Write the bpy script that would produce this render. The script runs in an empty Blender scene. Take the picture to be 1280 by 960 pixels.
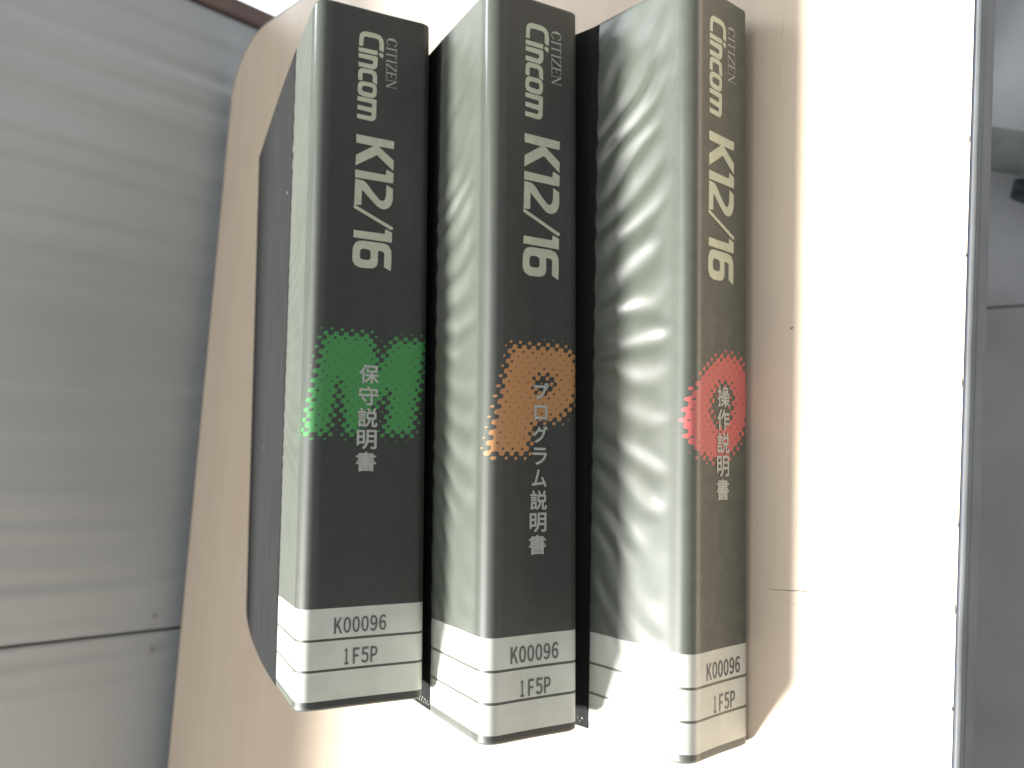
import bpy, bmesh, math, random
from mathutils import Vector, Matrix
random.seed(7)
S = 0.01                                   # the scene is laid out in centimetres
scene = bpy.context.scene
C = bpy.data.collections.new('scene'); scene.collection.children.link(C)

# ------------------------------------------------------------------ camera
CAM_H = 31.12
cam_d = bpy.data.cameras.new('camera'); cam = bpy.data.objects.new('camera', cam_d); C.objects.link(cam)
cam_d.sensor_width = 36; cam_d.lens = 28.19; cam_d.clip_start = 0.01; cam_d.clip_end = 60
RX, RY, RZ = (0.068457, -0.694775, -0.715962), (-0.995303, 0.001679, -0.096796), (0.068453, 0.719225, -0.691396)
cam.matrix_world = Matrix(((RX[0], -RY[0], -RZ[0], 0), (RX[1], -RY[1], -RZ[1], 0),
                           (RX[2], -RY[2], -RZ[2], CAM_H*S), (0, 0, 0, 1)))
cam_d.dof.use_dof = True; cam_d.dof.focus_distance = 0.30; cam_d.dof.aperture_fstop = 13
scene.camera = cam

# ------------------------------------------------------------------ light
w = bpy.data.worlds.new('World'); scene.world = w; w.use_nodes = True
bg = w.node_tree.nodes['Background']; bg.inputs[0].default_value = (0.93, 0.97, 1.0, 1); bg.inputs[1].default_value = 0.55

def area(name, loc, target, sx, sy, power, col, shape='RECTANGLE'):
    l = bpy.data.lights.new(name, 'AREA'); l.shape = shape; l.size = sx; l.size_y = sy
    l.energy = power; l.color = col
    o = bpy.data.objects.new(name, l); C.objects.link(o); o.location = loc
    d = Vector(target) - Vector(loc); o.rotation_euler = d.to_track_quat('-Z', 'Y').to_euler()
    return o
SUN = Vector((-0.82, 0.58, 1.0)).normalized()
T0 = Vector((0.0, 0.30, 0.05))
area('hazy_sun_lamp', T0 + SUN*7.0, T0, 1.15, 1.15, 2350, (1.0, 0.99, 0.97), 'DISK')
area('window_sky_lamp', (0.6, 4.4, 2.7), (0, 0.3, 0), 5.0, 1.8, 300, (0.86, 0.93, 1.0))
area('overhead_fill_lamp', (0.1, 0.7, 2.4), (0, 0.4, 0), 1.8, 1.8, 22, (1.0, 0.99, 0.97))  # unseen fill added overhead to brighten the desk top and partition

scene.view_settings.view_transform = 'Standard'; scene.view_settings.look = 'None'
scene.view_settings.exposure = 0.0; scene.view_settings.gamma = 1.0
scene.cycles.use_denoising = True
scene.cycles.max_bounces = 8

# ------------------------------------------------------------------ materials
def mat(name, col, rough=0.5, metal=0.0, coat=0.0, coat_r=0.1, spec=0.5):
    m = bpy.data.materials.new(name); m.use_nodes = True
    b = m.node_tree.nodes['Principled BSDF']
    b.inputs['Base Color'].default_value = (*col, 1); b.inputs['Roughness'].default_value = rough
    b.inputs['Metallic'].default_value = metal; b.inputs['Coat Weight'].default_value = coat
    b.inputs['Coat Roughness'].default_value = coat_r; b.inputs['Specular IOR Level'].default_value = spec
    return m
class NT:
    def __init__(s, m): s.t = m.node_tree; s.b = s.t.nodes['Principled BSDF']
    def n(s, k, **kw):
        x = s.t.nodes.new(k)
        for a, v in kw.items(): setattr(x, a, v)
        return x
    def l(s, a, b): s.t.links.new(a, b)
    def math(s, op, a, b=None, c=None, clamp=False):
        x = s.n('ShaderNodeMath', operation=op); x.use_clamp = clamp
        for i, v in enumerate((a, b, c)):
            if v is None: continue
            if isinstance(v, (int, float)): x.inputs[i].default_value = v
            else: s.l(v, x.inputs[i])
        return x.outputs[0]
    def mix(s, f, a, b):
        x = s.n('ShaderNodeMix', data_type='RGBA')
        for i, v in ((0, f), (6, a), (7, b)):
            if isinstance(v, (int, float)): x.inputs[i].default_value = v
            elif isinstance(v, tuple): x.inputs[i].default_value = (*v, 1)
            else: s.l(v, x.inputs[i])
        return x.outputs[2]
    def noise(s, scale, detail=3, vec=None, rough=0.5):
        x = s.n('ShaderNodeTexNoise'); x.inputs['Scale'].default_value = scale
        x.inputs['Detail'].default_value = detail; x.inputs['Roughness'].default_value = rough
        if vec is not None: s.l(vec, x.inputs['Vector'])
        return x.outputs[0]
    def ramp(s, v, a, b, c0=0.0, c1=1.0):
        x = s.n('ShaderNodeMapRange'); x.interpolation_type = 'SMOOTHSTEP'
        for i, q in enumerate((v, a, b, c0, c1)):
            if isinstance(q, (int, float)): x.inputs[i].default_value = q
            else: s.l(q, x.inputs[i])
        return x.outputs[0]
    def bump(s, h, strength, dist):
        x = s.n('ShaderNodeBump'); x.inputs['Strength'].default_value = strength; x.inputs['Distance'].default_value = dist
        s.l(h, x.inputs['Height']); s.l(x.outputs[0], s.b.inputs['Normal']); return x

def coords(nt, scale=(1, 1, 1)):
    tc = nt.n('ShaderNodeTexCoord'); mp = nt.n('ShaderNodeMapping'); mp.inputs['Scale'].default_value = scale
    nt.l(tc.outputs['Object'], mp.inputs[0]); return mp.outputs[0]

def jacket_material(name, ink, haze_lift=1.0):
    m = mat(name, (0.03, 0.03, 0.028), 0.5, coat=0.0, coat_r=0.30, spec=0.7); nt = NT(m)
    nt.b.inputs['Sheen Weight'].default_value = 0.12; nt.b.inputs['Sheen Roughness'].default_value = 0.45; nt.b.inputs['Sheen Tint'].default_value = (0.93, 1.0, 0.88, 1)
    uv = nt.n('ShaderNodeAttribute', attribute_name='sheet')          # x = arc length (cm), y = length (cm)
    sx = nt.n('ShaderNodeSeparateXYZ'); nt.l(uv.outputs['Vector'], sx.inputs[0])
    u, l = sx.outputs[0], sx.outputs[1]
    ik = nt.n('ShaderNodeAttribute', attribute_name='ink')
    P = 0.455
    us = nt.math('ADD', u, nt.math('MULTIPLY', l, -0.18))
    cu = nt.math('COSINE', nt.math('MULTIPLY', us, 2*math.pi/P)); cl = nt.math('COSINE', nt.math('MULTIPLY', l, 2*math.pi/(P*0.93)))
    s = nt.math('MULTIPLY', cu, cl)
    T = nt.math('SUBTRACT', 1.03, nt.math('MULTIPLY', ik.outputs['Fac'], 1.99))
    cov = nt.math('MULTIPLY_ADD', nt.math('SUBTRACT', s, T), 9.0, 0.5, clamp=True)
    lo = nt.n('ShaderNodeAttribute', attribute_name='film_glare')         # clear film over the print: sun glare painted in as paler colour, extra coat
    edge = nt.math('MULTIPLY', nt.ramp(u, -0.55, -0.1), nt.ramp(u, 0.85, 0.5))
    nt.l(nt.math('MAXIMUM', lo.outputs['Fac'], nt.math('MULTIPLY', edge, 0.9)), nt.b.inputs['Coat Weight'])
    nt.l(nt.math('MULTIPLY_ADD', edge, -0.20, 0.38), nt.b.inputs['Coat Roughness'])
    n1 = nt.noise(160, 4, coords(nt))
    black = nt.mix(nt.ramp(n1, 0.3, 0.75), (0.016*haze_lift, 0.018*haze_lift, 0.0135*haze_lift), (0.024*haze_lift, 0.026*haze_lift, 0.020*haze_lift))
    smear = nt.noise(14, 6, coords(nt, (0.5, 1, 1.6)), 0.62)              # handling marks
    black = nt.mix(nt.math('MULTIPLY', nt.ramp(smear, 0.50, 0.78), 0.45), black, (0.055, 0.056, 0.050))
    glare_tone = nt.mix(nt.ramp(nt.noise(60, 3, coords(nt)), 0.3, 0.7), (0.070, 0.080, 0.060), (0.082, 0.092, 0.071))
    black = nt.mix(lo.outputs['Fac'], black, glare_tone)
    col = nt.mix(cov, black, ink)
    # white band at the tail of the spine, with two dark rules
    def band(a, b, e=0.012):
        return nt.math('MULTIPLY', nt.ramp(l, a-e, a+e), nt.ramp(l, b+e, b-e))
    wht = band(0.394, 4.118)
    r1 = band(2.78, 2.885); r2 = band(1.545, 1.65)
    wht = nt.math('SUBTRACT', wht, nt.math('MULTIPLY', nt.math('ADD', r1, r2), 0.97), clamp=True)
    wc = nt.mix(nt.ramp(nt.noise(70, 4, coords(nt)), 0.35, 0.7), (0.49, 0.49, 0.43), (0.55, 0.55, 0.49))
    col = nt.mix(wht, col, wc)
    # specks of dust on the film
    sp = nt.n('ShaderNodeTexVoronoi'); sp.inputs['Scale'].default_value = 95; nt.l(coords(nt), sp.inputs['Vector'])
    rnd = nt.n('ShaderNodeSeparateColor'); nt.l(sp.outputs['Color'], rnd.inputs[0])
    dust = nt.math('MULTIPLY', nt.ramp(sp.outputs['Distance'], 0.05, 0.03), nt.ramp(rnd.outputs[0], 0.955, 0.965))
    col = nt.mix(nt.math('MULTIPLY', dust, 0.6), col, (0.6, 0.6, 0.58))
    nt.l(col, nt.b.inputs['Base Color'])
    nt.l(nt.ramp(nt.noise(45, 5, coords(nt)), 0.3, 0.7, 0.50, 0.55), nt.b.inputs['Roughness'])
    nt.bump(nt.noise(900, 2, coords(nt)), 0.05, 0.0003)
    return m

M = {}
M['jacket_green'] = jacket_material('black film with green halftone', (0.040, 0.24, 0.052))
M['jacket_orange'] = jacket_material('black film with orange halftone', (0.46, 0.21, 0.07))
M['jacket_red'] = jacket_material('black film with red halftone', (0.50, 0.10, 0.09), 3.2)  # blacks painted paler: glare and desk reflection on this spine put into the colour

def vinyl():
    m = mat('dark vinyl board', (0.045, 0.045, 0.047), 1.0, spec=0.0); nt = NT(m)
    c = coords(nt, (1, 1, 1))
    st = nt.noise(30, 5, coords(nt, (1.0, 14.0, 14.0)))
    col = nt.mix(nt.ramp(st, 0.3, 0.75), (0.026, 0.026, 0.026), (0.034, 0.034, 0.034))
    sp = nt.n('ShaderNodeTexVoronoi'); sp.inputs['Scale'].default_value = 70; nt.l(c, sp.inputs['Vector'])
    rnd = nt.n('ShaderNodeSeparateColor'); nt.l(sp.outputs['Color'], rnd.inputs[0])
    dust = nt.math('MULTIPLY', nt.ramp(sp.outputs['Distance'], 0.07, 0.03), nt.ramp(rnd.outputs[0], 0.95, 0.96))
    col = nt.mix(nt.math('MULTIPLY', dust, 0.5), col, (0.5, 0.5, 0.48))
    nt.l(col, nt.b.inputs['Base Color']); nt.bump(nt.noise(1200, 2, c), 0.2, 0.0003); return m
M['vinyl'] = vinyl()
def letter(name, col):
    m = mat(name, col, 0.5, coat=0.5, coat_r=0.16); nt = NT(m)
    nt.l(nt.mix(nt.ramp(nt.noise(260, 4, coords(nt)), 0.3, 0.7), tuple(c*0.93 for c in col), tuple(c*1.05 for c in col)), nt.b.inputs['Base Color'])
    return m
M['cream'] = letter('pale green grey print', (0.50, 0.52, 0.38))
M['grey_print'] = letter('warm grey print', (0.42, 0.42, 0.37))
M['dark_print'] = letter('dark grey print', (0.075, 0.085, 0.08))

def desk_material():
    m = mat('wood grain laminate', (0.6, 0.5, 0.4), 0.42, spec=0.5); nt = NT(m)
    c = coords(nt, (1.2, 22.0, 1.0)); c2 = coords(nt, (2.0, 60.0, 1.0))
    g = nt.math('ADD', nt.math('MULTIPLY', nt.noise(3.2, 6, c, 0.6), 0.7), nt.math('MULTIPLY', nt.noise(6, 5, c2, 0.65), 0.3))
    col = nt.mix(nt.ramp(g, 0.25, 0.75), (0.68, 0.55, 0.415), (0.71, 0.585, 0.455))
    blot = nt.noise(9, 4, coords(nt, (1, 2.5, 1)))
    col = nt.mix(nt.math('MULTIPLY', nt.ramp(blot, 0.45, 0.8), 0.35), col, (0.62, 0.46, 0.37))
    fl = nt.noise(55, 3, coords(nt, (0.6, 14, 1)))
    col = nt.mix(nt.math('MULTIPLY', nt.ramp(fl, 0.64, 0.72), 0.28), col, (0.42, 0.30, 0.22))
    sp = nt.n('ShaderNodeTexVoronoi'); sp.inputs['Scale'].default_value = 28; nt.l(coords(nt), sp.inputs['Vector'])
    rnd = nt.n('ShaderNodeSeparateColor'); nt.l(sp.outputs['Color'], rnd.inputs[0])
    d = nt.math('MULTIPLY', nt.ramp(sp.outputs['Distance'], 0.032, 0.015), nt.ramp(rnd.outputs[0], 0.90, 0.92))
    col = nt.mix(nt.math('MULTIPLY', d, 0.6), col, (0.12, 0.1, 0.09))
    nt.l(col, nt.b.inputs['Base Color'])
    nt.l(nt.ramp(nt.noise(20, 5, coords(nt)), 0.3, 0.7, 0.38, 0.5), nt.b.inputs['Roughness'])
    nt.bump(nt.noise(500, 3, coords(nt, (0.4, 1.6, 1))), 0.1, 0.0003); return m
M['desk'] = desk_material()
def simple(name, col, rough, var=0.12, sc=40, spec=0.5, metal=0.0, bump=0.1):
    m = mat(name, col, rough, metal, spec=spec); nt = NT(m)
    nt.l(nt.mix(nt.ramp(nt.noise(sc, 5, coords(nt)), 0.3, 0.7), tuple(c*(1-var) for c in col), tuple(min(1, c*(1+var)) for c in col)), nt.b.inputs['Base Color'])
    nt.bump(nt.noise(sc*12, 3, coords(nt)), bump, 0.0005); return m
M['trim'] = simple('grey edge banding', (0.135, 0.14, 0.14), 0.35)
M['gap'] = simple('dark joint', (0.03, 0.04, 0.06), 0.6)
M['underside'] = simple('grey board edge', (0.17, 0.17, 0.165), 0.6)
M['steel'] = simple('grey painted sheet', (0.47, 0.48, 0.475), 0.42, 0.04, 6)
M['post'] = simple('brown post paint', (0.16, 0.10, 0.085), 0.5)
M['screw'] = simple('rusty screw head', (0.36, 0.31, 0.26), 0.6, 0.3, 300)
M['floor'] = simple('pale grey vinyl tile', (0.45, 0.455, 0.47), 0.45, 0.07, 14)
M['grout'] = simple('dark floor joint', (0.13, 0.13, 0.13), 0.8)
M['paper'] = simple('stacked paper', (0.74, 0.73, 0.68), 0.8, 0.05, 400)
M['chrome'] = mat('ring steel', (0.6, 0.6, 0.6), 0.25, 1.0)
M['plastic'] = simple('grey green plastic', (0.20, 0.23, 0.21), 0.4)
M['rubber'] = simple('dark blue grey caster', (0.03, 0.04, 0.06), 0.5)
M['fabric'] = simple('seat fabric', (0.08, 0.10, 0.14), 0.9, 0.25, 300)
M['scratch'] = simple('scratch', (0.16, 0.13, 0.11), 0.7)
M['stain'] = simple('ring stain', (0.47, 0.36, 0.26), 0.5)
M['wall'] = simple('wall plaster', (0.6, 0.6, 0.58), 0.8)

# ------------------------------------------------------------------ helpers
def link(name, me, m=None, parent=None, smooth=False):
    o = bpy.data.objects.new(name, me); C.objects.link(o)
    if m is not None: me.materials.append(m)
    if parent is not None: o.parent = parent
    if smooth:
        for p in me.polygons: p.use_smooth = True
    return o
def pymesh(name, v, f, m=None, parent=None, smooth=False):
    me = bpy.data.meshes.new(name); me.from_pydata([tuple(c*S for c in q) for q in v], [], f); me.update()
    bm = bmesh.new(); bm.from_mesh(me); bmesh.ops.recalc_face_normals(bm, faces=bm.faces); bm.to_mesh(me); bm.free()
    return link(name, me, m, parent, smooth)
def box(name, lo, hi, m, parent=None, bev=0.0, seg=2):
    bm = bmesh.new(); bmesh.ops.create_cube(bm, size=1)
    for v in bm.verts:
        v.co = Vector([(lo[i] + (v.co[i]+0.5)*(hi[i]-lo[i]))*S for i in range(3)])
    if bev: bmesh.ops.bevel(bm, geom=bm.edges[:], offset=bev*S, segments=seg, profile=0.5, affect='EDGES')
    me = bpy.data.meshes.new(name); bm.to_mesh(me); bm.free()
    return link(name, me, m, parent)
def cyl(name, p0, p1, r0, r1, m, parent=None, seg=24):
    p0, p1 = Vector(p0)*S, Vector(p1)*S; d = p1-p0
    bm = bmesh.new(); bmesh.ops.create_cone(bm, cap_ends=True, segments=seg, radius1=r0*S, radius2=r1*S, depth=d.length)
    bmesh.ops.transform(bm, verts=bm.verts, matrix=Matrix.Translation((p0+p1)/2) @ d.to_track_quat('Z', 'Y').to_matrix().to_4x4())
    me = bpy.data.meshes.new(name); bm.to_mesh(me); bm.free()
    o = link(name, me, m, parent, True)
    for p in me.polygons:
        if len(p.vertices) > 4: p.use_smooth = False
    return o
def empty(name, loc, label, cat, group=None):
    o = bpy.data.objects.new(name, None); C.objects.link(o); o.location = tuple(c*S for c in loc)
    o.empty_display_size = 0.02; o['label'] = label; o['category'] = cat
    if group: o['group'] = group
    return o
def slab(name, fn, nx, ny, th, m, parent):
    """a board: fn(i/nx, j/ny) gives the top surface, the underside lies th below"""
    v, f = [], []; N = (nx+1)*(ny+1)
    for k in (0, 1):
        for i in range(nx+1):
            for j in range(ny+1):
                x, y, z = fn(i/nx, j/ny); v.append((x, y, z-k*th))
    q = lambda i, j, k=0: k*N + i*(ny+1)+j
    for i in range(nx):
        for j in range(ny):
            f.append((q(i, j), q(i+1, j), q(i+1, j+1), q(i, j+1))); f.append((q(i, j, 1), q(i, j+1, 1), q(i+1, j+1, 1), q(i+1, j, 1)))
    for i in range(nx):
        f.append((q(i, 0), q(i, 0, 1), q(i+1, 0, 1), q(i+1, 0))); f.append((q(i, ny), q(i+1, ny), q(i+1, ny, 1), q(i, ny, 1)))
    for j in range(ny):
        f.append((q(0, j), q(0, j+1), q(0, j+1, 1), q(0, j, 1))); f.append((q(nx, j), q(nx, j, 1), q(nx, j+1, 1), q(nx, j+1)))
    return pymesh(name, v, f, m, parent, False)
def ss(a, b, x):
    t = max(0.0, min(1.0, (x-a)/(b-a))); return t*t*(3-2*t)
def vnoise(x, seed=0):
    def h(i): return random.Random(i*7919+seed*104729).random()*2-1
    i = math.floor(x); t = x-i; t = t*t*(3-2*t); return h(i)*(1-t)+h(i+1)*t
def vnoise2(x, y, seed=0):
    j = math.floor(y); t = y-j; t = t*t*(3-2*t)
    return vnoise(x, seed*31+j)*(1-t) + vnoise(x, seed*31+j+1)*t

# ------------------------------------------------------------------ the room
FLOOR = -70.0; TX = 18.6
box('floor', (-400, -300, FLOOR-6), (600, 900, FLOOR-0.25), M['grout'])['kind'] = 'structure'
floor = bpy.data.objects['floor']
tile_me = None; TS = 92.0
for i in range(-2, 5):
    for j in range(-2, 9):
        if tile_me is None:
            t = box('tile', (0.12, 0.12, FLOOR-1), (TS-0.12, TS-0.12, FLOOR), M['floor'], floor, 0.06, 1); tile_me = t.data
        else:
            t = bpy.data.objects.new('tile', tile_me); C.objects.link(t); t.parent = floor
        t.location = ((i*TS+TX)*S, (j*TS+62.0)*S, 0)

# partition behind the desk: ribbed grey sheet panels, brown end post
part = empty('partition', (-20, 76, FLOOR), 'grey ribbed sheet metal partition standing behind the far edge of the desk', 'partition')
part_off = Vector((-20, 76, FLOOR))
def panel(x0, x1, seed):
    def fn(u, v):
        x = x0 + (x1-x0)*u; z = FLOOR+1 + 125*v
        w_ = min(1, (x-x0)/1.2, (x1-x)/1.2)
        y = 75.5 - 0.20*vnoise(x/1.05, seed)*w_ - 0.08*vnoise(x/3.9, seed+5)*w_ - 0.03*math.sin(x*0.9+vnoise(x/9, 3)*3)*w_ + 0.06*vnoise(z/30, 3)
        return (x - part_off.x, y - part_off.y, z - part_off.z)
    v, f = [], []; nx = int((x1-x0)/0.3); ny = 8
    for k, dy in ((0, 0), (1, 1.2)):
        for i in range(nx+1):
            for j in range(ny+1):
                x, y, z = fn(i/nx, j/ny); v.append((x, (y if k == 0 else 1.2), z))
    N = (nx+1)*(ny+1); q = lambda i, j, k=0: k*N+i*(ny+1)+j
    for i in range(nx):
        for j in range(ny):
            f.append((q(i, j), q(i, j+1), q(i+1, j+1), q(i+1, j))); f.append((q(i, j, 1), q(i+1, j, 1), q(i+1, j+1, 1), q(i, j+1, 1)))
        f.append((q(i, 0), q(i+1, 0), q(i+1, 0, 1), q(i, 0, 1))); f.append((q(i, ny), q(i, ny, 1), q(i+1, ny, 1), q(i+1, ny)))
    for j in range(ny):
        f.append((q(0, j), q(0, j, 1), q(0, j+1, 1), q(0, j+1))); f.append((q(nx, j), q(nx, j+1), q(nx, j+1, 1), q(nx, j, 1)))
    return pymesh('panel', v, f, M['steel'], part, True)
panel(-19.55, 39.2, 1); panel(-79.0, -19.85, 2); panel(-138.5, -79.3, 4); panel(-198.0, -138.8, 5); panel(-257.5, -198.3, 6)
box('backing_rail', (-257-part_off.x, 1.3, 5), (39.0-part_off.x, 2.6, 124), M['underside'], part, 0.1)
box('end_post', (39.3-part_off.x, -1.0, 0), (41.1-part_off.x, 2.6, 127), M['post'], part, 0.25)
for sx, sz in ((-18.4, 1.8), (-21.4, 1.7), (-18.4, 40), (-21.4, 40)):
    cyl('screw', (sx-part_off.x, -0.62, sz-FLOOR), (sx-part_off.x, -0.3, sz-FLOOR), 0.2, 0.24, M['screw'], part, 12)

# ------------------------------------------------------------------ the desk
desk = empty('desk', (0, 41, FLOOR), 'wood grain laminate desk with grey edge trim under the three binders', 'desk')
D0 = Vector((0, 41, FLOOR))
X0, X1, Y0, Y1, RC = -150.0, 35.9, 9.34, 73.6, 6.0
def outline(off=0.0, n=14):
    pts = [(X0-off, Y0-off)]
    for cx, cy, a0 in ((X1-1.5, Y0+1.5, -90), (X1-RC, Y1-RC, 0)):
        r = (1.5 if a0 < 0 else RC)+off
        for k in range(n+1):
            a = math.radians(a0+90*k/n); pts.append((cx+r*math.cos(a), cy+r*math.sin(a)))
    pts.append((X0-off, Y1+off)); return pts
def prism(name, pts, z0, z1, m, parent, bev=0.0):
    bm = bmesh.new(); vs = [bm.verts.new(((x-D0.x)*S, (y-D0.y)*S, (z0-D0.z)*S)) for x, y in pts]
    f = bm.faces.new(vs); r = bmesh.ops.extrude_face_region(bm, geom=[f])
    for e in r['geom']:
        if isinstance(e, bmesh.types.BMVert): e.co.z = (z1-D0.z)*S
    bmesh.ops.recalc_face_normals(bm, faces=bm.faces)
    if bev:
        es = [e for e in bm.edges if abs(e.verts[0].co.z-(z1-D0.z)*S) < 1e-6 and abs(e.verts[1].co.z-(z1-D0.z)*S) < 1e-6]
        bmesh.ops.bevel(bm, geom=es, offset=bev*S, segments=3, profile=0.5, affect='EDGES')
    me = bpy.data.meshes.new(name); bm.to_mesh(me); bm.free(); return link(name, me, m, parent)
top = prism('tabletop', outline(), -1.7, 0.0, M['desk'], desk)
prism('joint_line', outline(0.07), -1.65, -0.035, M['gap'], desk)
# rounded trim strip running round the edge, nicked here and there
def trim_ring(name, a, b, z0, z1, rr, m):
    """a strip between outline offsets a and b, top corner rounded with radius rr"""
    prof = [(a, z1)] + [(b-rr+rr*math.sin(math.radians(t)), z1-rr+rr*math.cos(math.radians(t))) for t in range(0, 91, 18)] + [(b, z0), (a, z0)]
    base = [outline(o) for o, _ in prof]; v, f = [], []; n = len(base[0]); k = len(prof)
    # refine the straight front edge so that nicks have somewhere to go
    cols = []
    for i in range(n-1):
        cnt = 260 if i == 0 else 1
        for s_ in range(cnt): cols.append((i, s_/cnt))
    cols.append((n-1, 0.0))
    for ci, (i, t) in enumerate(cols):
        nick = 0.0
        if i == 0 and t > 0: nick = max(0, vnoise(t*130, 9)-0.62)*0.08 + 0.003*vnoise(t*60, 4)
        for q, (o, z) in enumerate(prof):
            x = base[q][i][0]; y = base[q][i][1]
            if t > 0:
                x += (base[q][i+1][0]-x)*t; y += (base[q][i+1][1]-y)*t
            if 0 < q < k-2: y += nick*(0.6 if q < 3 else 1.0); z -= nick*0.5
            v.append((x-D0.x, y-D0.y, z-D0.z))
    for i in range(len(cols)-1):
        for q in range(k): f.append((i*k+q, (i+1)*k+q, (i+1)*k+(q+1) % k, i*k+(q+1) % k))
    return pymesh(name, v, f, m, desk, True)
trim_ring('edge_trim', 0.075, 0.27, -0.5, -0.02, 0.15, M['trim'])
trim_ring('edge_band', 0.073, 0.24, -1.6, -0.505, 0.05, M['underside'])
for lx in (-142, 24):
    for ly in (40, 66):
        box('leg', (lx-2-D0.x, ly-2-D0.y, 0), (lx+2-D0.x, ly+2-D0.y, 68.2), M['underside'], desk, 0.3)
for ly in (40, 66):
    box('rail', (-140-D0.x, ly-1-D0.y, 60), (22-D0.x, ly+1-D0.y, 66), M['underside'], desk, 0.2)
def strip(name, pts, wd, z, m, parent):
    """a thin scratch lying on the desk top"""
    v, f = [], []
    for i, (x, y) in enumerate(pts):
        a = pts[max(0, i-1)]; b = pts[min(len(pts)-1, i+1)]
        dx, dy = b[0]-a[0], b[1]-a[1]; L_ = math.hypot(dx, dy) or 1; nx_, ny_ = -dy/L_, dx/L_
        ww = wd*(0.35 + 0.65*math.sin(math.pi*min(1, max(0.02, i/(len(pts)-1))))) * (0.8+0.4*random.random())
        v += [(x+nx_*ww-D0.x, y+ny_*ww-D0.y, z-D0.z), (x-nx_*ww-D0.x, y-ny_*ww-D0.y, z-D0.z)]
    for i in range(len(pts)-1): f.append((2*i, 2*i+1, 2*i+3, 2*i+2))
    return pymesh(name, v, f, m, parent)
def wob(p, q, n, amp):
    return [(p[0]+(q[0]-p[0])*k/n + amp*vnoise(k*0.7, 3), p[1]+(q[1]-p[1])*k/n + amp*vnoise(k*0.7, 8)) for k in range(n+1)]
strip('scratch', wob((-5.42, 16.4), (-5.0, 13.2), 14, 0.03), 0.020, 0.006, M['scratch'], desk)
strip('scratch', wob((-5.0, 13.2), (-4.75, 9.75), 14, 0.03), 0.014, 0.006, M['scratch'], desk)
strip('scratch', wob((-4.9, 12.4), (-6.4, 9.9), 16, 0.03), 0.009, 0.007, M['stain'], desk)
strip('scratch', wob((-5.6, 16.2), (-6.3, 12.9), 14, 0.04), 0.008, 0.007, M['stain'], desk)
strip('scratch', wob((-4.6, 17.0), (-5.2, 16.1), 8, 0.02), 0.008, 0.007, M['stain'], desk)
strip('scratch', wob((15.5, 14.55), (15.1, 14.85), 6, 0.03), 0.018, 0.006, M['stain'], desk)
strip('scratch', wob((11.4, 14.75), (11.3, 14.95), 6, 0.03), 0.03, 0.006, M['scratch'], desk)
strip('scratch', wob((5.42, 15.85), (5.33, 15.95), 4, 0.03), 0.04, 0.006, M['scratch'], desk)
strip('scratch', wob((-4.6, 14.0), (-5.0, 13.7), 6, 0.03), 0.014, 0.006, M['stain'], desk)
ring = [(-6.75+0.62*math.cos(a/24*2*math.pi), 13.55+0.52*math.sin(a/24*2*math.pi)) for a in range(25)]
strip('ring_stain', ring, 0.022, 0.006, M['stain'], desk)
for x, y, dx in ((12.0, 9.34, 0.2), (3.1, 9.34, 0.25), (-4.8, 9.34, 0.3), (-1.9, 9.34, 0.15), (7.7, 9.34, 0.12), (-8.2, 9.34, 0.15)):
    strip('chip', wob((x-dx, y+0.05), (x+dx*0.6, y+0.05), 6, 0.03), 0.022, 0.008, M['gap'], desk)
# dark smudge on the far part of the desk top
for x, y, r in ((24.0, 57.0, 0.45), (21.3, 55.0, 0.25)):
    bm = bmesh.new(); bmesh.ops.create_circle(bm, cap_ends=True, segments=12, radius=r*S)
    me = bpy.data.meshes.new('smudge'); bm.to_mesh(me); bm.free()
    o = link('smudge', me, M['stain'], desk); o.location = ((x-D0.x)*S, (y-D0.y)*S, (0.006-D0.z)*S); o.scale = (1, 1.5, 1)

# stool with a star base, pushed under the desk
hub = Vector((42.6, 46.5)); st = empty('stool', (hub.x, hub.y, FLOOR), 'swivel stool with grey star base pushed under the right edge of the desk', 'stool')
HH = 7.4
cyl('hub', (0, 0, 4.5), (0, 0, 10.5), 3.4, 3.0, M['plastic'], st)
cyl('gas_column', (0, 0, 10.5), (0, 0, 36), 1.6, 1.3, M['rubber'], st)
cyl('seat', (0, 0, 36), (0, 0, 42), 17, 18, M['fabric'], st, 40)
a0 = math.atan2(22.85-46.5, 33.2-42.6)
for k in range(5):
    a = a0 + k*2*math.pi/5; c_, s_ = math.cos(a), math.sin(a); v, f = [], []; n = 10
    for i in range(n+1):
        t = i/n; r = 2 + 27*t; hw = 2.35 - 0.1*t; zt = HH+1.0; zb = zt - 2.6
        for q in range(9):
            ang = math.pi*q/8; y = hw*math.cos(ang); z = (zt-1.0) + 1.0*math.sin(ang)
            v.append((c_*r - s_*y, s_*r + c_*y, z))
        v.append((c_*r + s_*hw*0.85, s_*r - c_*hw*0.85, zb)); v.append((c_*r - s_*hw*0.85, s_*r + c_*hw*0.85, zb))
    K = 11
    for i in range(n):
        for q in range(K): f.append((i*K+q, i*K+(q+1) % K, (i+1)*K+(q+1) % K, (i+1)*K+q))
    f.append(tuple(range(K))); f.append(tuple(n*K+q for q in reversed(range(K))))
    lg = pymesh('leg', v, f, M['plastic'], st, True)
    off = 1.9
    for sgn in (-1, 1):
        cx, cy = c_*26.5 - s_*sgn*off, s_*26.5 + c_*sgn*off
        cyl('caster', (cx, cy, 2.6), (cx - s_*sgn*1.8, cy + c_*sgn*1.8, 2.6), 2.6, 2.3, M['rubber'], lg)

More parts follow.
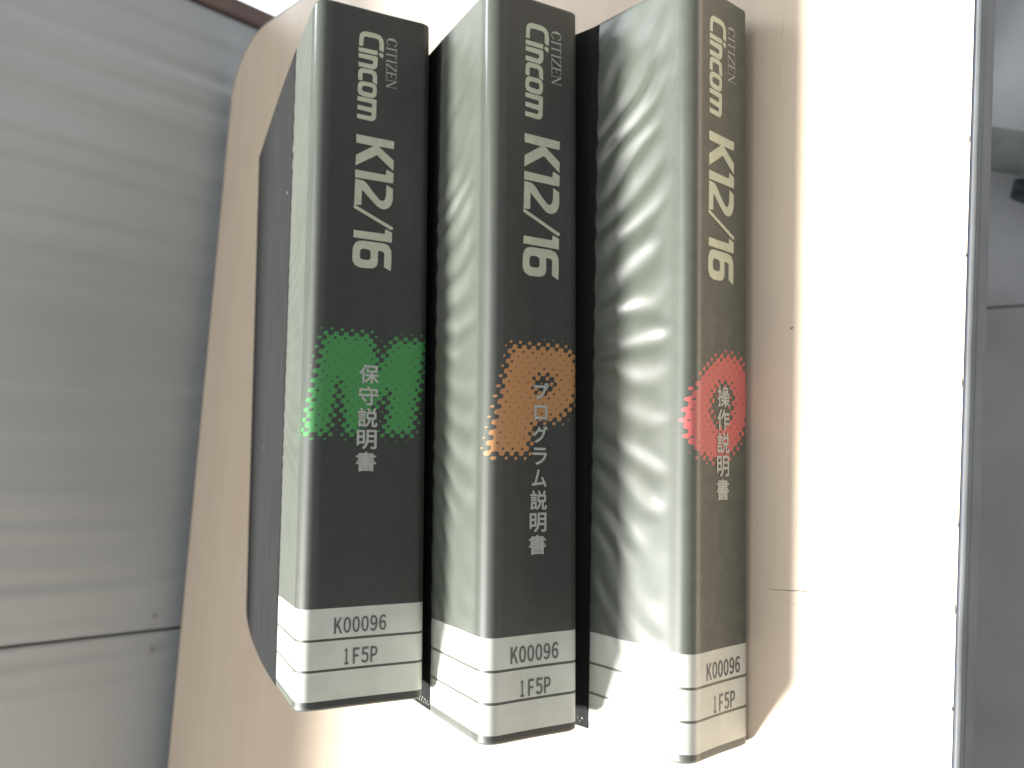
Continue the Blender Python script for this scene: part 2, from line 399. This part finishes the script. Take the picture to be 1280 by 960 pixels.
G = {"brand":[[[[1.991,29.489],[1.989,29.848],[2.026,30.059],[2.133,30.187],[2.284,30.251],[2.785,30.264],[3.01,30.195],[3.132,30.044],[3.17,29.791],[3.165,29.412],[2.953,29.492],[2.955,29.855],[2.908,29.974],[2.803,30.015],[2.289,30.003],[2.221,29.963],[2.195,29.856],[2.183,29.498]]],[[[1.971,29.398],[2.879,29.416],[2.875,29.203],[1.981,29.191]]],[[[2.964,29.369],[3.159,29.317],[3.129,29.098],[2.95,29.21]]],[[[1.983,29.114],[2.806,29.138],[2.885,29.099],[2.884,28.737],[2.845,28.584],[2.735,28.484],[2.625,28.461],[1.986,28.465],[1.981,28.676],[2.592,28.684],[2.653,28.712],[2.673,28.803],[2.667,28.865],[2.616,28.891],[1.976,28.903]]],[[[1.984,27.8],[1.977,28.111],[2.009,28.289],[2.089,28.379],[2.212,28.416],[2.653,28.423],[2.807,28.357],[2.865,28.227],[2.88,27.756],[2.67,27.839],[2.664,28.124],[2.624,28.195],[2.546,28.212],[2.244,28.2],[2.189,28.168],[2.18,28.1],[2.18,27.81]]],[[[1.971,27.513],[2.004,27.648],[2.089,27.738],[2.225,27.777],[2.666,27.781],[2.805,27.731],[2.869,27.596],[2.868,27.339],[2.843,27.191],[2.762,27.093],[2.639,27.047],[2.213,27.056],[2.034,27.116],[1.977,27.259]],[[2.171,27.472],[2.216,27.544],[2.284,27.576],[2.587,27.569],[2.67,27.547],[2.686,27.456],[2.68,27.341],[2.634,27.288],[2.565,27.273],[2.263,27.288],[2.185,27.319],[2.168,27.386]]],[[[1.974,27.004],[2.791,27.014],[2.875,26.983],[2.862,26.198],[2.824,26.049],[2.743,25.962],[2.62,25.923],[1.97,25.948],[1.974,26.159],[2.56,26.151],[2.636,26.195],[2.657,26.27],[2.65,26.325],[2.584,26.346],[1.977,26.379],[1.983,26.589],[2.648,26.574],[2.665,26.683],[2.658,26.758],[2.589,26.781],[1.968,26.797]]]],"title":[[[[1.954,25.168],[3.75,25.147],[3.735,24.771],[3.005,24.771],[3.74,24.208],[3.73,23.716],[2.935,24.343],[1.953,23.68],[1.959,24.179],[2.785,24.749],[1.963,24.769]]],[[[1.947,23.484],[3.377,23.458],[3.394,23.702],[3.462,23.714],[3.74,23.591],[3.726,23.108],[1.941,23.111]]],[[[1.927,21.817],[2.256,21.866],[2.27,22.587],[2.667,22.204],[3.005,21.9],[3.161,21.821],[3.357,21.815],[3.537,21.907],[3.66,22.078],[3.728,22.325],[3.719,22.845],[3.416,22.981],[3.402,22.474],[3.352,22.283],[3.233,22.185],[3.101,22.229],[2.799,22.539],[2.519,22.889],[2.339,23.018],[1.954,23.049]]],[[[1.916,21.78],[1.951,21.804],[2.005,21.805],[3.748,21.012],[3.764,20.957],[3.72,20.888],[3.645,20.885],[1.9,21.689]]],[[[1.941,20.652],[3.369,20.649],[3.391,20.861],[3.44,20.868],[3.715,20.756],[3.711,20.284],[1.923,20.309]]],[[[1.897,19.386],[1.913,19.825],[2.008,20.056],[2.15,20.166],[2.366,20.206],[3.321,20.207],[3.564,20.127],[3.688,19.9],[3.707,19.456],[3.685,18.971],[3.641,18.948],[3.359,19.1],[3.374,19.713],[3.328,19.8],[3.198,19.832],[3.069,19.823],[3.079,19.307],[3.027,19.117],[2.883,18.998],[2.683,18.96],[2.248,18.954],[2.031,19.038],[1.919,19.207]],[[2.236,19.5],[2.249,19.739],[2.32,19.821],[2.446,19.848],[2.647,19.826],[2.733,19.744],[2.745,19.507],[2.711,19.374],[2.603,19.332],[2.385,19.335],[2.268,19.365]]]],"halo":[[[[0.759,15.83],[2.744,15.925],[2.997,15.461],[3.246,14.543],[3.615,15.262],[3.917,15.772],[5.473,15.795],[4.794,11.542],[3.496,11.54],[3.664,12.436],[3.72,13.426],[3.11,12.713],[2.238,11.509],[1.798,11.498],[1.591,12.829],[1.411,13.756],[1.276,12.642],[1.017,11.479],[-0.056,11.453]],[]],[[[1.103,15.86],[3.443,15.988],[4.173,15.737],[4.506,15.079],[4.394,14.085],[4.028,13.455],[3.45,12.887],[2.601,12.858],[2.254,12.727],[1.851,11.425],[-0.001,11.398],[0.494,13.477]],[[2.313,14.575],[2.733,14.781],[3.195,14.628],[3.089,14.199],[2.807,13.943],[2.316,14.097]]],[[[2.717,15.921],[3.546,15.763],[3.97,15.137],[4.128,14.181],[3.859,13.146],[3.283,12.236],[2.521,11.695],[1.54,11.566],[0.594,11.831],[0.087,12.207],[-0.278,12.69],[-0.398,13.124],[-0.153,13.798],[0.344,14.501],[0.996,15.178],[1.816,15.715]],[[2.215,14.817],[2.718,14.68],[2.974,14.226],[2.771,13.273],[2.319,12.846],[1.728,12.938],[1.435,13.553],[1.625,14.252]]]]}
# ------------------------------------------------------------------ the binders
L = 31.45; WRAP = 5.2; RT = 0.62; RB = 0.38
def inside(p, poly):
    r = False; n = len(poly)
    for i in range(n):
        a, b = poly[i], poly[(i+1) % n]
        if (a[1] > p[1]) != (b[1] > p[1]) and p[0] < (b[0]-a[0])*(p[1]-a[1])/(b[1]-a[1])+a[0]: r = not r
    return r
def dist(p, poly):
    m_ = 1e9; n = len(poly)
    for i in range(n):
        a, b = poly[i], poly[(i+1) % n]; dx, dy = b[0]-a[0], b[1]-a[1]
        t = max(0, min(1, ((p[0]-a[0])*dx+(p[1]-a[1])*dy)/(dx*dx+dy*dy+1e-12)))
        m_ = min(m_, math.hypot(p[0]-a[0]-t*dx, p[1]-a[1]-t*dy))
    return m_
def ink_value(u, l, halo):
    if l < 9.5 or l > 17.5 or u < -1 or u > 6: return 0.0
    outer, hole = halo
    if hole:
        cx = sum(q[0] for q in hole)/len(hole); cy = sum(q[1] for q in hole)/len(hole)
        hole = [(cx+(q[0]-cx)*1.1, cy+(q[1]-cy)*1.0) for q in hole]
    d = dist((u, l), outer); sd = d if inside((u, l), outer) else -d
    if hole:
        dh = dist((u, l), hole); sh = -dh if inside((u, l), hole) else dh; sd = min(sd, sh)
    return 0.5*ss(-0.40, 0.02, sd) + 0.42*ss(0.0, 0.24, sd) + 0.065*ss(0.2, 0.55, sd)

def wrinkle(l, a, seed, amp, lam):
    """raised folds of the clear film on the top wrap"""
    if amp == 0: return 0.0
    k = 0.95*max(-1, min(1, (l-15.5)/8.0))
    aa = a-0.9
    bend = k*aa if k > 0 else k*(0.35*aa + 0.30*aa*aa*0.6)
    ph = (l + bend + 0.55*vnoise(l*0.33, seed) + 0.16*vnoise2(l*0.8, a*0.7, seed+1))/lam
    s_ = math.sin(2*math.pi*ph); s2 = math.sin(4*math.pi*ph+1.1+2*vnoise(l*0.4, seed+3))
    A = amp*(0.65+0.5*vnoise(l*0.27, seed+7)+0.38*vnoise2(l*0.7, a*0.6, seed+9))
    edge = 0.35*vnoise(l*0.9, seed+4)
    win = ss(0.9+edge, 1.9+edge, a) * (1-0.5*ss(4.3, 5.2, a)) * ss(0.2, 1.2, l) * ss(L, L-1.0, l)
    if l < 4.3: win *= 0.30 + 0.70*ss(3.2, 4.3, l)
    return A*win*(0.95*s_+0.06*s2+0.45)

KV = (0.17, 0.46, 1.23)                                    # the print stops short of the rounded edge
def binder(idx, origin, ex, ey, ez, t, jm, halo, amp, lam, seed, label, name):
    root = empty(name, (0, 0, 0), label, 'binder', 'ring binders stacked on the desk')
    root.matrix_world = Matrix(((ex[0], ey[0], ez[0], origin[0]*S), (ex[1], ey[1], ez[1], origin[1]*S), (ex[2], ey[2], ez[2], origin[2]*S), (0, 0, 0, 1)))
    # local frame: x along the spine, y into the shelf depth, z up; spine face at y = 0, lower edge z = 0
    prof = []                                                # (a, b, u): depth, drop from the top, unrolled position
    n = 52
    for i in range(n): a = WRAP - (WRAP-RT)*i/n; prof.append((a, 0.0, RT-a))
    for i in range(11):
        th = math.pi/2*i/10; prof.append((RT-RT*math.sin(th), RT-RT*math.cos(th), RT*(i/10)))
    n = 44
    for i in range(1, n): prof.append((0.0, RT+(t-RT-RB)*i/n, RT+(t-RT-RB)*i/n))
    for i in range(9):
        th = math.pi/2*i/8; prof.append((RB-RB*math.cos(th), t-RB+RB*math.sin(th), t-RB+RB*i/8))
    for i in range(1, 9): a = RB+(WRAP-RB)*i/8; prof.append((a, t, t-RB+a))
    NL = 300; K = len(prof); v, f, sheet, ink, film_glare = [], [], [], [], []
    sub = {0: (lambda a: 0.075*a), 1: (lambda a: 0.12*a), 2: (lambda a: 0.056*a)}[idx]
    for i in range(NL+1):
        l = L*i/NL
        e = min(l, L-l); cr = 0.14
        inset = cr - math.sqrt(max(0, cr*cr - (cr-min(e, cr))**2))
        for a, b, u in prof:
            h = 0.0
            if b == 0: h = wrinkle(l, a, seed, amp, lam)
            zz = t - b
            if b >= t: zz = sub(a)
            a2 = a; z2 = zz + h
            if inset:
                c0 = ss(0, 1.2, a); a2 = a + inset*(1-c0)
                z2 = z2 - inset*(0.5*ss(t*0.45, t, z2)) + inset*0.5*(1-ss(0, t*0.5, z2))
            # spine face bows in very slightly between its edges
            if a == 0 and 0.7 < b < t-0.4:
                a2 += 0.035*math.sin(math.pi*(b-0.7)/(t-1.1)) + 0.006*vnoise2(l*0.35, b*0.6, seed)
            v.append((l, a2, z2)); sheet.append((u, l, 0)); film_glare.append(max(ss(0.25, 1.2, a), 0.6*ss(0.55, 0.2, b)) if b < 1 else 0.0); ink.append(ink_value(b - KV[idx]*a, l, halo))
    for i in range(NL):
        for j in range(K-1): f.append((i*K+j, i*K+j+1, (i+1)*K+j+1, (i+1)*K+j))
    o = pymesh('printed_jacket', v, f, jm, root, True); me = o.data
    at = me.attributes.new('sheet', 'FLOAT_VECTOR', 'POINT'); at.data.foreach_set('vector', [c for q in sheet for c in q])
    at = me.attributes.new('ink', 'FLOAT', 'POINT'); at.data.foreach_set('value', ink)
    at = me.attributes.new('film_glare', 'FLOAT', 'POINT'); at.data.foreach_set('value', film_glare)
    # boards under the film, so that the jacket is a shell round something solid
    box('spine_board', (0.35, 0.10, 0.35), (L-0.35, 0.32, t-0.45), M['vinyl'], root, 0.05)
    if idx == 0:
        def fore(l):                                          # depth and drop of the crest of this sagging cover
            k = l/L; return 29.3+(20.2-29.3)*k, 1.72+(0.27-1.72)*k
        def ftop(p, q):
            l = 0.05+(L-0.10)*p; ac, bc = fore(l)
            qq = q/0.82
            if qq <= 1: a = 5.0 + (ac-5.0)*qq; b = bc*qq**1.7
            else:
                r_ = (qq-1)/(1/0.82-1); a = ac + (29.9-ac)*r_; b = bc + (30.6-ac)*0.5*r_*min(1, 0.5+r_)
            return (l, a, t+0.012-b)
    elif idx == 1:
        def ftop(p, q): a = 5.0+24.2*q; return (0.05+(L-0.10)*p, a, t-0.05-0.01*(a-5))
    else:
        def ftop(p, q):
            a = 5.0+24.2*q; return (0.05+(L-0.10)*p, a, t-0.06 + 0.34*ss(5.0, 7.2, a) - 0.074*(a-5) - 0.34*ss(9, 24, a))
    slab('top_cover', ftop, 24, 44, 0.26, M['vinyl'], root)
    if idx:
        v, f = [], []
        for k in range(9):                                    # worn hot-stamp flecks at the tail of the cover
            l0, a0 = 0.22+0.16*(k % 2)+0.03*vnoise(k*1.3, 5), 5.42+0.13*k; w_, hh = 0.05, 0.10+0.05*vnoise(k*2.1, 6)
            z0 = ftop(l0/L, (a0-5.0)/24.2)[2]+0.006; n0 = len(v)
            v += [(l0, a0, z0), (l0+hh, a0+0.03, z0+0.002), (l0+hh, a0+0.03+w_, z0+0.003), (l0, a0+w_, z0+0.002)]; f.append((n0, n0+1, n0+2, n0+3))
        pymesh('stamped_fleck', v, f, M['grey_print'], root)
    slab('inner_top_board', lambda p, q: (0.2+(L-0.4)*p, 0.45+4.5*q, t-0.12), 2, 4, 0.2, M['vinyl'], root)
    slab('bottom_cover', lambda p, q: (0.05+(L-0.10)*p, 0.45+28.6*q, sub(0.45+28.6*q)+0.27), 4, 10, 0.25, M['vinyl'], root)
    s0 = sub(1.0)
    slab('page_block', lambda p, q: (0.7+(L-1.4)*p, 1.8+19*q, s0*(1.8+19*q)+0.29+0.85), 2, 8, 0.85, M['paper'], root)
    for rx in (L/2-4, L/2+4):
        bm = bmesh.new(); seg, tube = 20, 8; R_, r_ = min(1.25, t*0.28), 0.12; vs = []
        for i in range(seg):
            A_ = 2*math.pi*i/seg; row = []
            for j in range(tube):
                B_ = 2*math.pi*j/tube
                row.append(bm.verts.new(((rx + r_*math.sin(B_))*S, (2.4+(R_+r_*math.cos(B_))*math.cos(A_))*S, (s0*2.4+0.4+R_+(R_+r_*math.cos(B_))*math.sin(A_))*S)))
            vs.append(row)
        for i in range(seg):
            for j in range(tube): bm.faces.new((vs[i][j], vs[(i+1) % seg][j], vs[(i+1) % seg][(j+1) % tube], vs[i][(j+1) % tube]))
        me = bpy.data.meshes.new('ring'); bm.to_mesh(me); bm.free(); link('ring', me, M['chrome'], root, True)
    # welded seam with fine teeth where the film ends on the top cover
    v, f = [], []; nt_ = 300
    for i in range(nt_+1):
        l = 0.1+(L-0.2)*i/nt_; hz = 0.035+0.028*(i % 2); base = t+0.002+(wrinkle(l, WRAP, seed, amp, lam))
        q = ss(0, 1, 1)
        v += [(l, WRAP-0.06, base-0.02), (l, WRAP-0.03, base+hz*0.5), (l, WRAP+0.04, base+hz*0.4), (l, WRAP+0.14+0.03*(i % 2), t-0.055)]
    for i in range(nt_):
        for j in range(3): f.append((i*4+j, (i+1)*4+j, (i+1)*4+j+1, i*4+j+1))
    pymesh('weld_seam', v, f, M['vinyl'], root)
    return root, t

def glyphs(name, polys, du, m, parent, t, y=-0.012, dl=0.0, su=1.0):
    """flat print: outlines (with holes) in spine coordinates -> one mesh"""
    cu = bpy.data.curves.new(name, 'CURVE'); cu.dimensions = '2D'; cu.fill_mode = 'BOTH'
    for g in polys:
        for c in g:
            sp = cu.splines.new('POLY'); sp.points.add(len(c)-1); sp.use_cyclic_u = True
            for p, (u, l) in zip(sp.points, c): p.co = (u+du, l+dl, 0, 1)
    return curve_to_part(name, cu, m, parent, t, y)
def curve_to_part(name, cu, m, parent, t, y, off=(0, 0)):
    ob = bpy.data.objects.new('tmp', cu); C.objects.link(ob)
    dg = bpy.context.evaluated_depsgraph_get(); me = bpy.data.meshes.new_from_object(ob.evaluated_get(dg)); me.name = name
    for v in me.vertices:
        u, l = v.co.x+off[0], v.co.y+off[1]; b = u
        bow = 0.035*math.sin(math.pi*(b-0.7)/(t-1.1)) if 0.7 < b < t-0.4 else 0
        v.co = Vector((l*S, (y+bow)*S, (t-b)*S))
    bpy.data.objects.remove(ob, do_unlink=True); bpy.data.curves.remove(cu)
    me.materials.clear()
    return link(name, me, m, parent)
def text(name, s, cx, cy, wd, ht, m, parent, t, bold=0.0, y=-0.014):
    """one sign from Blender's own font, fitted into wd x ht at (cx, cy) in spine coordinates; weight comes from shifted copies"""
    cu = bpy.data.curves.new(name, 'FONT'); cu.body = s; cu.size = 1.0; cu.resolution_u = 4
    ob = bpy.data.objects.new('tmp', cu); C.objects.link(ob)
    dg = bpy.context.evaluated_depsgraph_get(); me = bpy.data.meshes.new_from_object(ob.evaluated_get(dg))
    xs = [v.co.x for v in me.vertices]; ys = [v.co.y for v in me.vertices]
    x0, x1, y0, y1 = min(xs), max(xs), min(ys), max(ys); v, f = [], []
    sh = [(0, 0)] if not bold else [(0, 0), (bold, 0), (-bold, 0), (0, bold), (0, -bold), (bold*.7, bold*.7), (-bold*.7, -bold*.7), (bold*.7, -bold*.7), (-bold*.7, bold*.7)]
    for k, (du, dl) in enumerate(sh):
        n0 = len(v)
        for q in me.vertices:
            u = cx + du + ((q.co.x-x0)/(x1-x0)-0.5)*(wd-2*bold); l = cy + dl + ((q.co.y-y0)/(y1-y0)-0.5)*(ht-2*bold)
            v.append((l, y-0.0006*k+bowf(u, t), t-u))
        f += [tuple(n0+i for i in p.vertices) for p in me.polygons]
    bpy.data.objects.remove(ob, do_unlink=True); bpy.data.curves.remove(cu); bpy.data.meshes.remove(me)
    return pymesh(name, v, f, m, parent)

def serif_word(name, du, m, parent, t):
    """CITIZEN in thin roman capitals, drawn stroke by stroke: x along the word (0..1 per letter), y = 0 base, 1 cap"""
    TH, TN = 0.060, 0.022; polys = []
    u0, u1, l0, l1 = 3.305, 3.80, 30.20, 27.70
    def P(x, y): return (u0+(u1-u0)*y, l0+(l1-l0)*x)
    def quad(a, b, wd):
        a, b = P(*a), P(*b); dx, dy = b[0]-a[0], b[1]-a[1]; q = math.hypot(dx, dy); nx_, ny_ = -dy/q*wd/2, dx/q*wd/2
        polys.append([[(a[0]+nx_, a[1]+ny_), (b[0]+nx_, b[1]+ny_), (b[0]-nx_, b[1]-ny_), (a[0]-nx_, a[1]-ny_)]])
    def I(x, w_=0.026):
        quad((x, 0.0), (x, 1.0), TH); quad((x-w_, 0.015), (x+w_, 0.015), TN); quad((x-w_, 0.985), (x+w_, 0.985), TN)
    # C
    out_, in_ = [], []
    for k in range(25):
        a = math.radians(42+276*k/24); cx, rx, ry = 0.083, 0.083, 0.52
        out_.append(P(cx+rx*math.cos(a), 0.5+ry*math.sin(a)))
        th = 0.020+0.022*abs(math.cos(a))**2*(1 if math.cos(a) < 0 else 0.1)
        in_.append(P(cx+(rx-th)*math.cos(a), 0.5+(ry-0.05)*math.sin(a)))
    polys.append([out_+in_[::-1]]); quad((0.146, 0.68), (0.146, 0.94), TN); quad((0.146, 0.08), (0.146, 0.28), TN*0.7)
    I(0.215)
    I(0.335); quad((0.262, 0.985), (0.408, 0.985), TN); quad((0.264, 0.84), (0.264, 0.99), TN); quad((0.406, 0.84), (0.406, 0.99), TN)
    I(0.465)
    quad((0.525, 0.985), (0.645, 0.985), TN); quad((0.520, 0.015), (0.650, 0.015), TN); quad((0.640, 0.99), (0.525, 0.01), TH)
    quad((0.527, 0.84), (0.527, 0.98), TN); quad((0.648, 0.02), (0.648, 0.17), TN)
    I(0.700); quad((0.69, 0.985), (0.785, 0.985), TN); quad((0.69, 0.51), (0.765, 0.51), TN); quad((0.69, 0.015), (0.79, 0.015), TN)
    quad((0.785, 0.84), (0.785, 0.98), TN); quad((0.79, 0.02), (0.79, 0.18), TN); quad((0.763, 0.42), (0.763, 0.60), TN)
    quad((0.845, 0), (0.845, 1), TN); quad((0.822, 0.015), (0.868, 0.015), TN); quad((0.815, 0.985), (0.86, 0.985), TN)
    quad((0.848, 0.99), (0.975, 0.02), TH); quad((0.977, 0), (0.977, 1), TN); quad((0.955, 0.985), (1.0, 0.985), TN)
    cus = []
    for q, pl in enumerate(polys):
        cus.append((pl, 0.0004*q))
    # each stroke sits a hair above the one before it, so that crossings never share a plane
    v, f = [], []
    for q, (pl, dz) in enumerate(cus):
        c = pl[0]; b0 = len(v)
        if len(c) == 4:
            for u, l in c: v.append((l, -0.012-dz+bowf(u+du, t), t-(u+du)))
            f.append((b0, b0+1, b0+2, b0+3))
        else:
            h = len(c)//2
            for u, l in c: v.append((l, -0.012-dz+bowf(u+du, t), t-(u+du)))
            for k in range(h-1): f.append((b0+k, b0+k+1, b0+2*h-2-k, b0+2*h-1-k))
    return pymesh(name, v, f, m, parent)
def bowf(u, t): return 0.035*math.sin(math.pi*(u-0.7)/(t-1.1)) if 0.7 < u < t-0.4 else 0

FR = [
 ((-11.5446, 27.8715, 8.3433), (0.99602, 0.08818, 0.01266), (-0.07929, 0.94227, -0.32533), (-0.04061, 0.32303, 0.94552), 5.493),
 ((-11.8657, 22.0218, 4.7404), (0.99763, 0.06579, 0.02034), (-0.05852, 0.96564, -0.2532), (-0.0363, 0.25141, 0.9672), 4.446),
 ((-11.7956, 16.8822, 0.004), (0.99885, 0.04434, 0.01822), (-0.04326, 0.99748, -0.05619), (-0.02066, 0.05534, 0.99825), 4.124)]
spec = [
 ('jacket_green', 0.0, '保守説明書', (2.781, 14.156), (2.709, 10.284), (0.90, 0.86), (2.625, 3.387), (2.652, 2.097), 0.022, 1.1, 3,
  'black ring binder with a green halftone M on its spine, top of the stack'),
 ('jacket_orange', -0.297, 'プログラム説明書', (2.559, 14.063), (2.398, 7.698), (0.82, 0.80), (2.308, 3.382), (2.334, 2.043), 0.060, 1.75, 11,
  'black ring binder with an orange halftone P on its spine, middle of the stack'),
 ('jacket_red', -0.740, '操作説明書', (2.269, 14.174), (2.222, 10.397), (0.86, 0.86), (2.294, 3.34), (2.352, 2.031), 0.095, 1.9, 23,
  'black ring binder with a red halftone O on its spine, bottom of the stack')]
for i, (jm, du, jp, j0, j1, js, k0, k1, amp, lam, seed, lab) in enumerate(spec):
    o_, ex, ey, ez, t = FR[i]
    # orthonormal frame
    vx = Vector(ex).normalized(); vz = Vector(ez); vz = (vz - vx*vz.dot(vx)).normalized(); vy = vz.cross(vx)
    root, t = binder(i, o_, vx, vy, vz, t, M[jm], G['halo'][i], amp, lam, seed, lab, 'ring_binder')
    glyphs('model_lettering', G['title'], du, M['cream'], root, t)
    glyphs('logo_lettering', G['brand'], du, M['cream'], root, t)
    serif_word('maker_lettering', du, M['grey_print'], root, t)
    n = len(jp)
    for k, ch in enumerate(jp):
        cx = j0[0]+(j1[0]-j0[0])*k/(n-1); cy = j0[1]+(j1[1]-j0[1])*k/(n-1)
        wd, ht = js
        if ch in 'ロ': wd *= 0.78; ht *= 0.8
        if ch in 'プグラム': wd *= 0.88; ht *= 0.9
        text('title_character', ch, cx, cy, wd, ht, M['grey_print'], root, t, bold=0.020, y=-0.018)
    for nm, s, (cx, cy), adv in (('number_character', 'Ｋ０００９６', k0, 0.385), ('code_character', '１Ｆ５Ｐ', k1, 0.385)):
        for k, ch in enumerate(s):
            wd = {'１': 0.17, 'Ｋ': 0.34, 'Ｆ': 0.27, 'Ｐ': 0.30}.get(ch, 0.315)
            text(nm, ch, cx+(k-(len(s)-1)/2)*adv - (0.03 if ch == '１' else 0), cy, wd, 0.66, M['dark_print'], root, t, bold=0.014)
